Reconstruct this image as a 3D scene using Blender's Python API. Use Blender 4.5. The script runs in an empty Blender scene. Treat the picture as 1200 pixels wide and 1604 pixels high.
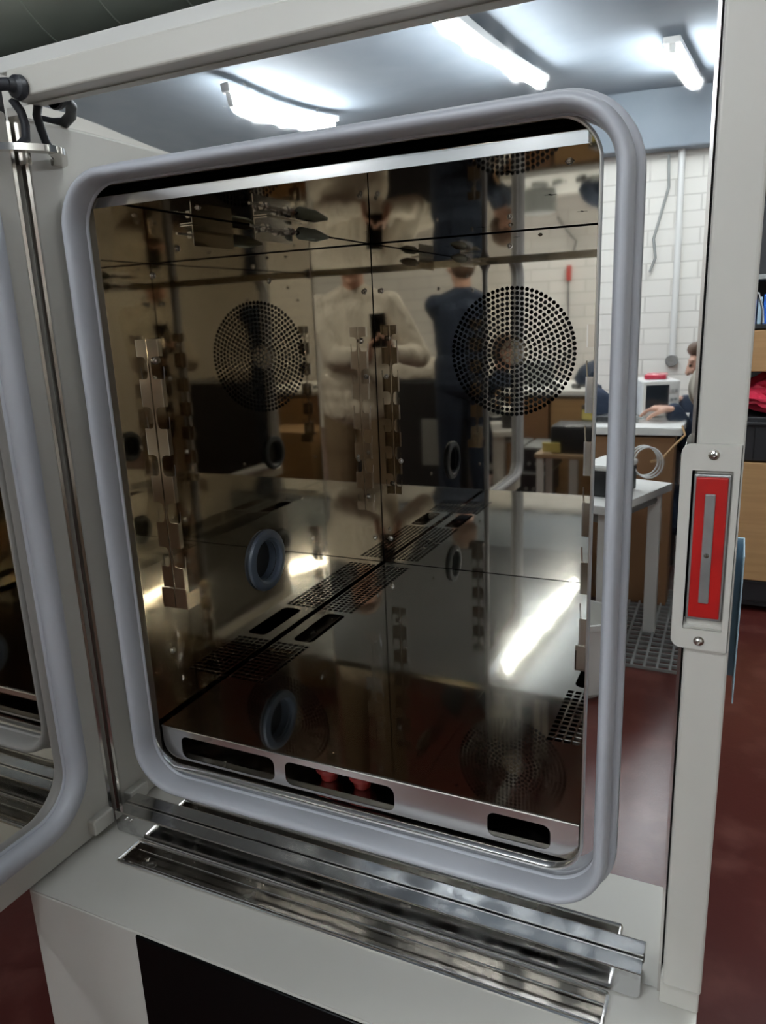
import bpy, bmesh, math, random
from mathutils import Vector, Matrix
random.seed(7)
PI = math.pi
S = bpy.context.scene
COL = S.collection

# ---------------------------------------------------------------- camera
CAM = Vector((0.76967, -0.78126, 0.58744))
YAW, PITCH, ROLL = 0.4457, -0.2524, -0.0420
def cam_axes():
    ca, sa, cb, sb, cc, sc = math.cos(YAW), math.sin(YAW), math.cos(PITCH), math.sin(PITCH), math.cos(ROLL), math.sin(ROLL)
    right = Vector((ca, sa, 0)); f0 = Vector((-sa, ca, 0)); u0 = Vector((0, 0, 1))
    fwd = cb * f0 + sb * u0; up = -sb * f0 + cb * u0
    return cc * right + sc * up, -sc * right + cc * up, fwd
CR, CU, CF = cam_axes()
cd = bpy.data.cameras.new('camera'); cam = bpy.data.objects.new('camera', cd); COL.objects.link(cam)
cd.sensor_fit = 'VERTICAL'; cd.sensor_height = 24.0; cd.lens = 1175.39 / 1604 * 24.0
cd.clip_start = 0.003; cd.clip_end = 50
m = Matrix.Identity(4)
for i in range(3):
    m[i][0] = CR[i]; m[i][1] = CU[i]; m[i][2] = -CF[i]; m[i][3] = CAM[i]
cam.matrix_world = m
S.camera = cam
# ---------------------------------------------------------------- world, exposure
w = bpy.data.worlds.new('world'); S.world = w; w.use_nodes = True
w.node_tree.nodes['Background'].inputs[0].default_value = (0.6, 0.7, 0.8, 1)
w.node_tree.nodes['Background'].inputs[1].default_value = 0.05
S.view_settings.view_transform = 'Standard'; S.view_settings.look = 'None'
S.view_settings.exposure = 0.74; S.view_settings.gamma = 1.0; S.view_settings.use_curve_mapping = False
TUBE = 60.0          # fluorescent tube emission
S.cycles.max_bounces = 24; S.cycles.glossy_bounces = 24; S.cycles.diffuse_bounces = 6

# ---------------------------------------------------------------- dimensions
D, W, H = 0.8233, 0.6373, 0.75      # cavity depth, width, height
YM = -0.012                          # front mirror plane
GZ = -0.78                           # room floor
CZ = 2.16                            # room ceiling

# ---------------------------------------------------------------- materials
def mat(name, col, rough=0.5, metal=0.0, noise=None, bump=None, emit=None, aniso=0, coat=0, rnoise=None, spec=None):
    """noise=(scale, other colour, lo, hi)  bump=(scale, strength, distance)  rnoise=(scale, lo, hi)"""
    M = bpy.data.materials.new(name); M.use_nodes = True
    nt = M.node_tree; b = nt.nodes['Principled BSDF']
    b.inputs['Base Color'].default_value = (*col, 1); b.inputs['Roughness'].default_value = rough
    b.inputs['Metallic'].default_value = metal
    if spec is not None: b.inputs['Specular IOR Level'].default_value = spec
    if coat: b.inputs['Coat Weight'].default_value = coat; b.inputs['Coat Roughness'].default_value = 0.08
    tc = nt.nodes.new('ShaderNodeTexCoord')
    def nz(scale, detail=4):
        n = nt.nodes.new('ShaderNodeTexNoise'); n.inputs['Detail'].default_value = detail
        if isinstance(scale, tuple):
            mp = nt.nodes.new('ShaderNodeMapping'); mp.inputs['Scale'].default_value = scale
            nt.links.new(tc.outputs['Object'], mp.inputs['Vector']); nt.links.new(mp.outputs[0], n.inputs['Vector']); n.inputs['Scale'].default_value = 1
        else:
            nt.links.new(tc.outputs['Object'], n.inputs['Vector']); n.inputs['Scale'].default_value = scale
        return n
    if noise:
        n = nz(noise[0]); r = nt.nodes.new('ShaderNodeValToRGB')
        r.color_ramp.elements[0].position = noise[2]; r.color_ramp.elements[1].position = noise[3]
        r.color_ramp.elements[0].color = (*col, 1); r.color_ramp.elements[1].color = (*noise[1], 1)
        nt.links.new(n.outputs['Fac'], r.inputs['Fac']); nt.links.new(r.outputs[0], b.inputs['Base Color'])
    if rnoise:
        n = nz(rnoise[0]); r = nt.nodes.new('ShaderNodeMapRange')
        r.inputs['From Min'].default_value = 0.4; r.inputs['From Max'].default_value = 0.7
        r.inputs['To Min'].default_value = rnoise[1]; r.inputs['To Max'].default_value = rnoise[2]
        nt.links.new(n.outputs['Fac'], r.inputs['Value']); nt.links.new(r.outputs[0], b.inputs['Roughness'])
    if bump:
        n = nz(bump[0], 0 if metal == 1 else 3); bp = nt.nodes.new('ShaderNodeBump')
        bp.inputs['Strength'].default_value = bump[1]; bp.inputs['Distance'].default_value = bump[2]
        nt.links.new(n.outputs['Fac'], bp.inputs['Height']); nt.links.new(bp.outputs[0], b.inputs['Normal'])
    if emit:
        b.inputs['Emission Color'].default_value = (*emit[0], 1); b.inputs['Emission Strength'].default_value = emit[1]
    return M
M = {}
M['frame_mirror'] = mat('polished_stainless_frame', (0.80, 0.80, 0.79), 0.035, 1, bump=((2.0, 2.0, 3.5), 1.0, 0.0009), rnoise=(60, 0.008, 0.03))
M['steel'] = mat('polished_stainless_liner', (0.63, 0.585, 0.51), 0.03, 1, bump=(2.2, 1.0, 0.0005))
M['steel_floor'] = mat('scuffed_stainless_floor', (0.62, 0.61, 0.58), 0.05, 1, rnoise=(14, 0.02, 0.08), bump=(3.0, 1.0, 0.00008))
def haze(mt, rough, fac):
    nt = mt.node_tree; out = nt.nodes['Material Output']; b = nt.nodes['Principled BSDF']
    g = nt.nodes.new('ShaderNodeBsdfAnisotropic'); g.inputs['Color'].default_value = b.inputs['Base Color'].default_value; g.inputs['Roughness'].default_value = rough
    mx = nt.nodes.new('ShaderNodeMixShader'); mx.inputs[0].default_value = fac
    nt.links.new(b.outputs[0], mx.inputs[1]); nt.links.new(g.outputs[0], mx.inputs[2]); nt.links.new(mx.outputs[0], out.inputs['Surface'])
haze(M['steel_floor'], 0.15, 0.22)
M['steel_lip'] = mat('satin_stainless', (0.66, 0.63, 0.60), 0.16, 1)
M['steel_bright'] = mat('bright_stainless', (0.78, 0.76, 0.73), 0.14, 1)
M['steel_strip'] = mat('water_stained_stainless', (0.62, 0.62, 0.62), 0.10, 1, rnoise=(30, 0.06, 0.22), noise=(30, (0.34, 0.34, 0.34), 0.52, 0.72))
M['trough'] = mat('dull_trough_steel', (0.36, 0.34, 0.31), 0.16, 1, rnoise=(30, 0.10, 0.3))
M['bead'] = mat('satin_bead', (0.85, 0.84, 0.82), 0.32, 1)
M['rail'] = mat('folded_stainless_rail', (0.62, 0.55, 0.47), 0.13, 1)
M['gasket'] = mat('grey_silicone', (0.46, 0.47, 0.505), 0.38, noise=(5, (0.42, 0.43, 0.465), 0.4, 0.7))
M['port'] = mat('blue_grey_silicone', (0.06, 0.075, 0.10), 0.4)
M['beige'] = mat('light_grey_powder_coat', (0.56, 0.54, 0.49), 0.33, bump=(500, 0.12, 0.0004), noise=(4, (0.53, 0.51, 0.46), 0.3, 0.7))
M['black'] = mat('black_void', (0.006, 0.006, 0.006), 0.7)
M['black_gloss'] = mat('gloss_black_panel', (0.002, 0.002, 0.002), 0.2, spec=0.08)
M['black_rubber'] = mat('black_rubber', (0.018, 0.019, 0.024), 0.45)
M['black_plastic'] = mat('black_plastic', (0.02, 0.02, 0.022), 0.4)
def warp_top(mt):      # the thin frame sheet is buckled along its top
    nt = mt.node_tree; b = nt.nodes['Principled BSDF']; bp = [n for n in nt.nodes if n.type == 'BUMP'][0]; nz = bp.inputs['Height'].links[0].from_node
    tc = [n for n in nt.nodes if n.type == 'TEX_COORD'][0]
    sp = nt.nodes.new('ShaderNodeSeparateXYZ'); nt.links.new(tc.outputs['Object'], sp.inputs[0])
    mr = nt.nodes.new('ShaderNodeMapRange'); mr.interpolation_type = 'SMOOTHSTEP'
    for k, v in (('From Min', .70), ('From Max', .86), ('To Min', 1.0), ('To Max', 7.0)): mr.inputs[k].default_value = v
    nt.links.new(sp.outputs['Z'], mr.inputs['Value'])
    mu = nt.nodes.new('ShaderNodeMath'); mu.operation = 'MULTIPLY'
    nt.links.new(nz.outputs['Fac'], mu.inputs[0]); nt.links.new(mr.outputs[0], mu.inputs[1]); nt.links.new(mu.outputs[0], bp.inputs['Height'])
    sub = nt.nodes.new('ShaderNodeMath'); sub.operation = 'SUBTRACT'; sub.inputs[1].default_value = .5
    nt.links.new(nz.outputs['Fac'], sub.inputs[0]); nt.links.new(sub.outputs[0], mu.inputs[0])
warp_top(M['frame_mirror'])
M['red'] = mat('red_enamel', (0.44, 0.012, 0.010), 0.32, noise=(30, (0.36, 0.010, 0.009), 0.4, 0.7))
M['red_soft'] = mat('red_silicone', (0.50, 0.03, 0.02), 0.4)
M['red_dark'] = mat('reflected_floor_red', (0.20, 0.015, 0.012), 0.4)  # reflection of the red room floor, put into a solid colour
M['gloss_white'] = mat('glossy_white_enamel', (0.62, 0.61, 0.58), 0.16)
M['zinc'] = mat('brushed_zinc', (0.36, 0.36, 0.35), 0.42, 0.7, noise=(40, (0.30, 0.30, 0.29), 0.4, 0.7))
M['screw'] = mat('screw_steel', (0.62, 0.60, 0.56), 0.22, 1)
M['floor'] = mat('red_brown_coated_floor', (0.085, 0.018, 0.014), 0.28, noise=(9, (0.14, 0.045, 0.035), 0.50, 0.75), bump=(120, 0.25, 0.001))
M['ceil'] = mat('pale_blue_white_ceiling_paint', (0.26, 0.30, 0.345), 0.8, noise=(3, (0.23, 0.27, 0.315), 0.4, 0.7))
M['wallp'] = mat('plain_wall_paint', (0.62, 0.60, 0.55), 0.8)
M['dark_wall'] = mat('dark_wall_backing', (0.05, 0.05, 0.05), 0.8)  # near-black tone, a dark backing behind the shelving
M['card'] = mat('brown_cardboard', (0.42, 0.245, 0.105), 0.75, noise=((3, 3, 60), (0.38, 0.215, 0.09), 0.4, 0.6))
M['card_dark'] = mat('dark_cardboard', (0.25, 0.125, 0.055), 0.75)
M['tape'] = mat('packing_tape', (0.40, 0.27, 0.13), 0.25)
M['white'] = mat('white_laminate', (0.75, 0.74, 0.70), 0.4)
M['white_paint'] = mat('white_pipe_paint', (0.72, 0.72, 0.70), 0.35)
M['grey_metal'] = mat('grey_painted_metal', (0.30, 0.31, 0.30), 0.4)
M['wood'] = mat('light_wood', (0.42, 0.29, 0.17), 0.5, noise=((2, 40, 2), (0.34, 0.22, 0.12), 0.4, 0.6))
M['yellow'] = mat('yellow_paper', (0.8, 0.68, 0.22), 0.7)
M['blue'] = mat('blue_plastic', (0.02, 0.13, 0.55), 0.35)
M['film'] = mat('pale_blue_film', (0.42, 0.58, 0.68), 0.3)
M['pink_bag'] = mat('pink_antistatic_film', (0.62, 0.035, 0.075), 0.2, bump=(14, 0.8, 0.02))
M['navy'] = mat('navy_cloth', (0.022, 0.035, 0.065), 0.85, bump=(60, 0.4, 0.003))
M['cream'] = mat('cream_sweatshirt', (0.70, 0.64, 0.54), 0.9, bump=((9, 9, 4), 1.0, 0.07))
M['khaki'] = mat('brown_trousers', (0.23, 0.165, 0.10), 0.9, bump=((10, 10, 4), 0.7, 0.02))
M['skin'] = mat('skin', (0.62, 0.36, 0.26), 0.5)
M['hair'] = mat('brown_hair', (0.11, 0.06, 0.035), 0.7, bump=(90, 0.8, 0.004))
M['eye'] = mat('dark_eye', (0.02, 0.015, 0.01), 0.2)
M['duct'] = mat('galvanised_duct', (0.30, 0.33, 0.28), 0.42, 0.6)
M['hub'] = mat('fan_aluminium', (0.70, 0.60, 0.46), 0.4, 0.6)
M['screen'] = mat('dark_screen', (0.02, 0.025, 0.03), 0.15)
M['tube'] = mat('fluorescent_tube', (0.9, 0.95, 1), 0.4, emit=((0.90, 0.96, 1.0), TUBE))
M['shirt_edge'] = M['cream']
def brick():
    Mx = bpy.data.materials.new('white_painted_brick'); Mx.use_nodes = True
    nt = Mx.node_tree; b = nt.nodes['Principled BSDF']; b.inputs['Roughness'].default_value = 0.6
    tc = nt.nodes.new('ShaderNodeTexCoord'); mp = nt.nodes.new('ShaderNodeMapping')
    mp.inputs['Rotation'].default_value = (PI / 2, 0, 0)
    br = nt.nodes.new('ShaderNodeTexBrick')
    br.inputs['Color1'].default_value = (0.78, 0.76, 0.70, 1); br.inputs['Color2'].default_value = (0.73, 0.71, 0.66, 1)
    br.inputs['Mortar'].default_value = (0.60, 0.58, 0.53, 1); br.inputs['Scale'].default_value = 1
    br.inputs['Mortar Size'].default_value = 0.006; br.inputs['Brick Width'].default_value = 0.40; br.inputs['Row Height'].default_value = 0.13
    nt.links.new(tc.outputs['Object'], mp.inputs['Vector']); nt.links.new(mp.outputs[0], br.inputs['Vector'])
    nt.links.new(br.outputs['Color'], b.inputs['Base Color'])
    bp = nt.nodes.new('ShaderNodeBump'); bp.inputs['Distance'].default_value = 0.004; bp.invert = True
    nt.links.new(br.outputs['Fac'], bp.inputs['Height']); nt.links.new(bp.outputs[0], b.inputs['Normal'])
    return Mx
M['brick'] = brick()

# ---------------------------------------------------------------- object helpers
def link(name, me, material, parent=None):
    o = bpy.data.objects.new(name, me); COL.objects.link(o)
    if material is not None:
        me.materials.clear(); me.materials.append(material)
    if parent is not None:
        o.parent = parent
        o.matrix_parent_inverse = parent_world(parent).inverted()
    return o
def parent_world(p):
    mw = Matrix.LocRotScale(p.location, p.rotation_euler, None)
    if p.parent: mw = parent_world(p.parent) @ p.matrix_parent_inverse @ mw
    return mw
def obj(name, bm, material, parent=None, smooth=False):
    me = bpy.data.meshes.new(name); bm.normal_update(); bm.to_mesh(me); bm.free()
    if smooth:
        for p in me.polygons: p.use_smooth = True
        try: me.set_sharp_from_angle(angle=math.radians(38))
        except Exception: pass
    return link(name, me, material, parent)
def thing(name, label, cat, loc=(0, 0, 0), rz=0, group=None):
    o = bpy.data.objects.new(name, None); COL.objects.link(o); o.empty_display_size = 0.05
    o.location = loc; o.rotation_euler = (0, 0, rz); return tag(o, label, cat, group)
def tag(o, label, cat, group=None):
    o['label'] = label; o['category'] = cat
    if group: o['group'] = group
    return o
def struct(o): o['kind'] = 'structure'; return o
def BM(): return bmesh.new()
def box(bm, a, b, bev=0, seg=2, rot=None, piv=None):
    a, b = Vector(a), Vector(b)
    r = bmesh.ops.create_cube(bm, size=1.0); vs = r['verts']
    c = (a + b) / 2; s = b - a
    for v in vs: v.co = Vector((v.co.x * s.x, v.co.y * s.y, v.co.z * s.z)) + c
    if bev:
        es = list({e for v in vs for e in v.link_edges})
        r = bmesh.ops.bevel(bm, geom=es, offset=bev, segments=seg, affect='EDGES', profile=0.5)
        vs = list({v for f in r['faces'] for v in f.verts} | {v for v in vs if v.is_valid})
    if rot is not None:
        p = Vector(piv) if piv is not None else c
        for v in vs: v.co = rot @ (v.co - p) + p
    return vs
def frame_of(t):
    t = t.normalized(); r = Vector((0, 0, 1)) if abs(t.z) < 0.9 else Vector((1, 0, 0))
    u = t.cross(r).normalized(); return u, t.cross(u).normalized()
def tube(bm, pts, r, seg=12, closed=False, caps=True, rads=None):
    pts = [Vector(p) for p in pts]; n = len(pts); rings = []
    u = None
    for i, p in enumerate(pts):
        if closed: t = pts[(i + 1) % n] - pts[i - 1]
        else: t = pts[min(i + 1, n - 1)] - pts[max(i - 1, 0)]
        t.normalize()
        if u is None: u, _ = frame_of(t)
        u = (u - t * u.dot(t)).normalized(); v = t.cross(u)
        rr = rads[i] if rads else r
        rings.append([bm.verts.new(p + (u * math.cos(k * 2 * PI / seg) + v * math.sin(k * 2 * PI / seg)) * rr) for k in range(seg)])
    m_ = n if closed else n - 1
    for i in range(m_):
        a, b = rings[i], rings[(i + 1) % n]
        for k in range(seg): bm.faces.new((a[k], a[(k + 1) % seg], b[(k + 1) % seg], b[k]))
    if caps and not closed:
        bm.faces.new(list(reversed(rings[0]))); bm.faces.new(rings[-1])
def cyl(bm, p0, p1, r0, r1=None, seg=20):
    tube(bm, [p0, p1], r0, seg, rads=[r0, r0 if r1 is None else r1])
def lathe(bm, c, axis, prof, seg=32):
    """prof: list of (radius, along axis)"""
    c = Vector(c); axis = Vector(axis).normalized(); u, v = frame_of(axis); rings = []
    for r, h in prof:
        rings.append([bm.verts.new(c + axis * h + (u * math.cos(k * 2 * PI / seg) + v * math.sin(k * 2 * PI / seg)) * max(r, 1e-5)) for k in range(seg)])
    for a, b in zip(rings, rings[1:]):
        for k in range(seg): bm.faces.new((a[k], a[(k + 1) % seg], b[(k + 1) % seg], b[k]))
def rrect(x0, x1, z0, z1, r, n=8):
    if not isinstance(r, (list, tuple)): r = [r] * 4      # order: x1z1, x0z1, x0z0, x1z0
    out = []
    for k, (cx, cz, a0) in enumerate([(x1 - r[0], z1 - r[0], 0), (x0 + r[1], z1 - r[1], PI / 2), (x0 + r[2], z0 + r[2], PI), (x1 - r[3], z0 + r[3], 3 * PI / 2)]):
        if r[k] < 1e-5: out.append((cx, cz)); continue
        for i in range(n + 1):
            a = a0 + i * PI / 2 / n; out.append((cx + r[k] * math.cos(a), cz + r[k] * math.sin(a)))
    return out
def circle(cx, cz, r, n=14): return [(cx + r * math.cos(2 * PI * k / n), cz + r * math.sin(2 * PI * k / n)) for k in range(n)]
def plate(name, outline, holes, t, fn, material, parent=None, bevel=0.0):
    """flat sheet with real holes; fn maps (u, v, w) to a point; w in -t/2..t/2"""
    cu = bpy.data.curves.new(name, 'CURVE'); cu.dimensions = '2D'; cu.fill_mode = 'BOTH'; cu.extrude = t / 2
    if bevel: cu.bevel_depth = bevel; cu.bevel_resolution = 1; cu.extrude = t / 2 - bevel; cu.offset = -bevel
    for loop in [outline] + holes:
        sp = cu.splines.new('POLY'); sp.points.add(len(loop) - 1); sp.use_cyclic_u = True
        for k, (a, b) in enumerate(loop): sp.points[k].co = (a, b, 0, 1)
    o = bpy.data.objects.new(name, cu); COL.objects.link(o)
    dg = bpy.context.evaluated_depsgraph_get(); me = bpy.data.meshes.new_from_object(o.evaluated_get(dg))
    bpy.data.objects.remove(o); bpy.data.curves.remove(cu)
    me.name = name
    for v in me.vertices: v.co = fn(v.co.x, v.co.y, v.co.z)
    bm = BM(); bm.from_mesh(me); bmesh.ops.recalc_face_normals(bm, faces=bm.faces); bm.to_mesh(me); bm.free(); me.update()
    return link(name, me, material, parent)
XZ = lambda y: (lambda u, v, w_: Vector((u, y + w_, v)))
YZ = lambda x: (lambda u, v, w_: Vector((x + w_, u, v)))
XY = lambda z: (lambda u, v, w_: Vector((u, v, z + w_)))
def copy_tree(o, parent=None):
    c = o.copy(); COL.objects.link(c)
    if parent is not None: c.parent = parent
    for ch in list(o.children): copy_tree(ch, c)
    return c

# ================================================================ ROOM
def slab(name, a, b, material):
    bm = BM(); box(bm, a, b); return struct(obj(name, bm, material))
RX0, RX1, RY0, RY1 = -4.2, 4.2, -6.2, 3.6
slab('floor', (RX0, RY0, GZ - .1), (RX1, RY1, GZ), M['floor'])
slab('ceiling', (RX0, RY0, CZ), (RX1, RY1, CZ + .1), M['ceil'])
slab('wall_back', (RX0, RY0 - .1, GZ), (RX1, RY0, CZ), M['brick'])
slab('wall_left', (RX0 - .1, RY0, GZ), (RX0, RY1, CZ), M['wallp'])
slab('wall_right', (RX1, RY0, GZ), (RX1 + .1, RY1, CZ), M['wallp'])
slab('wall_front', (RX0, RY1, GZ), (RX1, RY1 + .1, CZ), M['dark_wall'])
bm = BM(); box(bm, (RX0, -6.2, 1.72), (RX1, -6.05, CZ), .01); struct(obj('trim_1', bm, M['ceil']))

def lamp(label, p0, p1, wid=0.055, g='ceiling tube lights'):
    p0, p1 = Vector(p0), Vector(p1); c = (p0 + p1) / 2; d = (p1 - p0); L = d.length; d.normalize()
    t = thing('fluorescent_light', label, 'light', c)
    s = Vector((-d.y, d.x, 0))
    bm = BM(); up = Vector((0, 0, 1))
    vs = box(bm, (-L / 2 - .04, -.05, .035), (L / 2 + .04, .05, .085), .006)
    for v in vs: v.co = c + d * v.co.x + s * v.co.y + up * v.co.z
    obj('housing', bm, M['white_paint'], t)
    bm = BM(); cyl(bm, p0, p1, wid / 2, seg=12); obj('tube', bm, M['tube'], t, True)
    for k in (-1, 1):
        bm = BM(); q = c + d * (k * (L / 2 + .012)); box(bm, q - Vector((.02, .02, .03)), q + Vector((.02, .02, .045)), .004); obj('end_cap', bm, M['white_paint'], t)
    for k in (-1, 1):
        bm = BM(); q = c + d * (k * L * .35); cyl(bm, q + up * .08, (q.x, q.y, CZ), .006, seg=8); obj('hanger', bm, M['grey_metal'], t)
    return t
lamp('short tube light seen bright in the polished frame, hung near the brick wall', (0.32, -4.35, 2.03), (0.36, -5.45, 2.03), .085)
lamp('long tube light left of the photographer, mirrored as a white streak on the chamber floor', (-0.72, -2.7, 2.03), (-0.58, -4.75, 2.03), .05)
lamp('tube light left across the room, mirrored wide above the chamber opening', (-2.38, -3.85, 2.03), (-2.08, -4.55, 2.03), .11)
lamp('tube light on the right side of the room behind the photographer', (3.15, -2.6, 2.03), (3.25, -3.8, 2.03), .05)
lamp('added unseen fill tube brightening the shelving beyond the chamber', (1.5, 1.2, 2.03), (1.5, 2.4, 2.03), .08)  # fill lamp added to brighten the boxes on the shelving
lamp('added unseen fill tube over the aisle, brightening the ledge and chamber front', (-.3, -1.7, 2.03), (.9, -1.7, 2.03), .035)  # added out of view so the ledge and frame front get brighter
lamp('added unseen fill tube above the chamber roof, lighting the photographer from in front', (.7, .25, 2.03), (1.9, .25, 2.03), .045)  # extra lamp put in to light the front of the photographer

# ================================================================ TEST CHAMBER
ch = thing('test_chamber', 'open light grey climate test chamber with mirror-polished steel interior and grey door seal', 'test chamber', (0.32, 0.4, GZ))
OX0, OX1, OZ0, OZ1, OR = -0.012, 0.641, -0.062, 0.764, 0.045
MX0, MX1, MZ0, MZ1 = -0.102, 0.7345, -0.186, 0.868
# polished front frame round the opening
plate('front_frame', [(MX0, MZ0), (MX1, MZ0), (MX1, MZ1), (MX0, MZ1)], [rrect(OX0, OX1, OZ0, OZ1, OR)], .002, XZ(YM + .001), M['frame_mirror'], ch)
bm = BM(); box(bm, (MX1 - .002, YM - .004, MZ0), (MX1 + .001, YM + .02, MZ1)); obj('frame_edge', bm, M['steel_lip'], ch)
# reveal of the opening
def sleeve(bm, loop, y0, y1):
    A = [bm.verts.new((x, y0, z)) for x, z in loop]; B = [bm.verts.new((x, y1, z)) for x, z in loop]
    n = len(loop)
    for k in range(n): bm.faces.new((A[k], A[(k + 1) % n], B[(k + 1) % n], B[k]))
bm = BM(); sleeve(bm, rrect(OX0, OX1, OZ0, OZ1, OR, 10), YM + .0005, .03); o = obj('opening_reveal', bm, M['steel_bright'], ch, True)
so = o.modifiers.new('s', 'SOLIDIFY'); so.thickness = .0015; so.offset = 0
bm = BM(); lp = rrect(OX0, OX1, OZ0, OZ1, OR, 10); tube(bm, [(x, YM, z) for x, z in lp], .0020, 8, closed=True); obj('opening_bead', bm, M['bead'], ch, True)
# dark outer shell of the cavity (insulation side)
bm = BM()
box(bm, (OX0 - .012, .03, OZ0 - .03), (OX0 - .004, D + .1, OZ1 + .03)); box(bm, (OX1 + .004, .03, OZ0 - .03), (OX1 + .012, D + .1, OZ1 + .03))
box(bm, (OX0 - .012, .03, OZ1 + .02), (OX1 + .012, D + .1, OZ1 + .03)); box(bm, (OX0 - .012, .03, OZ0 - .03), (OX1 + .012, D + .1, OZ0 - .02))
box(bm, (OX0 - .012, D + .09, OZ0 - .03), (OX1 + .012, D + .1, OZ1 + .03))
obj('inner_shell', bm, M['black'], ch)
# tub floor below the raised floor sheet
bm = BM(); box(bm, (OX0, .028, -.0625), (OX1, D + .01, -.0605)); obj('tub_floor', bm, M['trough'], ch)
# side walls, back wall, ceiling
def side_wall(x, s):
    o = plate('side_panel', [(.002, -.055), (D + .002, -.055), (D + .002, H - .0015), (.002, H - .0015)], [circle(.318, .164, .036, 32)], .0015, YZ(x), M['steel'], ch)
side_wall(-.0008, 1); side_wall(W + .0008, -1)
for a, b in ((OX0 + .0005, .0), (W, OX1 - .0005)):
    bm = BM(); box(bm, (a, .0015, -.05), (b, .003, H - .002)); obj('panel_flange', bm, M['steel_bright'], ch)
holes = []
GX, GC, GR = .3252, .5055, .1371
NR = 13; dr = (GR - .0046) / NR
for k in range(NR + 1):
    if k == 0: holes.append(circle(GX, GC, .0038, 10)); continue
    for j in range(6 * k):
        a = 2 * PI * j / (6 * k) + (k % 2) * .5 * 2 * PI / (6 * k); r_ = dr * k
        holes.append(circle(GX + r_ * math.cos(a), GC + r_ * math.sin(a), .00435, 10))
plate('back_panel', [(.0015, .0015), (W - .0015, .0015), (W - .0015, H - .002), (.0015, H - .002)], holes, .0015, XZ(D + .0008), M['steel'], ch)
def cross(cx, cy, s=.009, t=.002):
    return [(cx - t, cy - s), (cx + t, cy - s), (cx + t, cy - t), (cx + s, cy - t), (cx + s, cy + t), (cx + t, cy + t), (cx + t, cy + s), (cx - t, cy + s), (cx - t, cy + t), (cx - s, cy + t), (cx - s, cy - t), (cx - t, cy - t)]
cx_ = [cross(.505, .378), cross(.508, .604), cross(.10, .378), cross(.10, .604), cross(.505, .16), cross(.30, .70)]
plate('ceiling_panel', [(.0015, .0), (.628, .0), (.6355, .05), (.6355, D - .0015), (.0015, D - .0015)], cx_, .0015, XY(H + .0008), M['steel'], ch)
bm = BM(); box(bm, (-.004, -.0015, H - .0005), (.6275, .0005, H - .0125 + .001)); box(bm, (-.004, -.0015, H - .001), (.6275, .006, H + .0005))
box(bm, (.6262, -.0015, H - .011), (.6275, .012, H)); obj('ceiling_trim', bm, M['steel_bright'], ch)
# fan plenum and fan wheel behind the perforations
fan = BM(); lathe(fan, (GX, D + .03, GC), (0, 1, 0), [(0, -.012), (.022, -.012), (.026, -.006), (.026, .01), (.125, .012), (.125, .014), (0, .014)], 40)
for k in range(16):
    a = k * 2 * PI / 16; c = Vector((GX + .085 * math.cos(a), D + .022, GC + .085 * math.sin(a)))
    box(fan, c - Vector((.03, .012, .001)), c + Vector((.03, .012, .001)), rot=Matrix.Rotation(-a - .6, 3, 'Y'))
fw = obj('fan_wheel', fan, M['black_plastic'], ch, True)
fan = BM(); lathe(fan, (GX, D + .017, GC), (0, 1, 0), [(0, -.002), (.026, -.002), (.030, .003), (.030, .02)], 32); obj('fan_hub', fan, M['hub'], fw, True)
# raised floor sheet with square perforations along both sides
def sq(cx, cy, h=.0040): return [(cx - h, cy - h), (cx + h, cy - h), (cx + h, cy + h), (cx - h, cy + h)]
PT = .0122; HH = .0046
def floor_mesh():
    colx = [.0145 + i * PT for i in range(6)]; colx = colx + [W - x for x in reversed(colx)]
    rows = [.172 + j * PT for j in range(52)]
    y_a, y_b = rows[12] + PT / 2 + .0015, rows[12] + PT / 2 + .0015 + PT * 13.6
    low = [y for y in rows if y < y_a - HH]; high = [y_b + PT * .6 + j * PT for j in range(60) if y_b + PT * .6 + j * PT < .80]
    xs = sorted([.007, W - .002] + [c + q for c in colx for q in (-HH, HH)]); ys = sorted([.001, y_a, y_b, D - .002] + [c + q for c in low + high for q in (-HH, HH)])
    allr = low + high; bm = BM(); V = {}
    xm0, xm1 = colx[5] + HH, colx[6] - HH
    def v(x, y):
        k = (round(x, 6), round(y, 6))
        if k not in V: V[k] = bm.verts.new((x, y, -.0002))
        return V[k]
    for a, b in zip(xs, xs[1:]):
        for c, d in zip(ys, ys[1:]):
            mx, my = (a + b) / 2, (c + d) / 2
            if any(abs(mx - q) < HH for q in colx) and any(abs(my - q) < HH for q in allr): continue
            if abs(c - y_a) < 1e-6 and (mx < xm0 or mx > xm1): continue
            bm.faces.new((v(a, c), v(b, c), v(b, d), v(a, d)))
    for x0, x1, h0, h1 in ((.007, xm0, .030, .074), (xm1, W - .002, W - .074, W - .030)):
        A = rrect(x0, x1, y_a, y_b, .0001, 5); B = rrect(h0, h1, y_a + .012, y_b - .012, .012, 5); n = len(A)
        A = [bm.verts.new((a, b, -.0002)) for a, b in A]; B = [bm.verts.new((a, b, -.0002)) for a, b in B]
        for k in range(n): bm.faces.new((A[k], A[(k + 1) % n], B[(k + 1) % n], B[k]))
    bmesh.ops.remove_doubles(bm, verts=bm.verts, dist=2e-4)
    bmesh.ops.recalc_face_normals(bm, faces=bm.faces)
    o = obj('floor_sheet', bm, M['steel_floor'], ch)
    q = o.modifiers.new('s', 'SOLIDIFY'); q.thickness = .0012; q.offset = 0
floor_mesh()
lipo = rrect(.0075, .6355, -.0515, .0, [0, 0, .026, .014], 8)
plate('floor_lip', lipo, [rrect(.042, .208, -.0478, -.0115, .011), rrect(.226, .3955, -.0475, -.0110, .011), rrect(.523, .602, -.0455, -.0120, .010)], .0014, XZ(.0), M['steel_lip'], ch)
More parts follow.
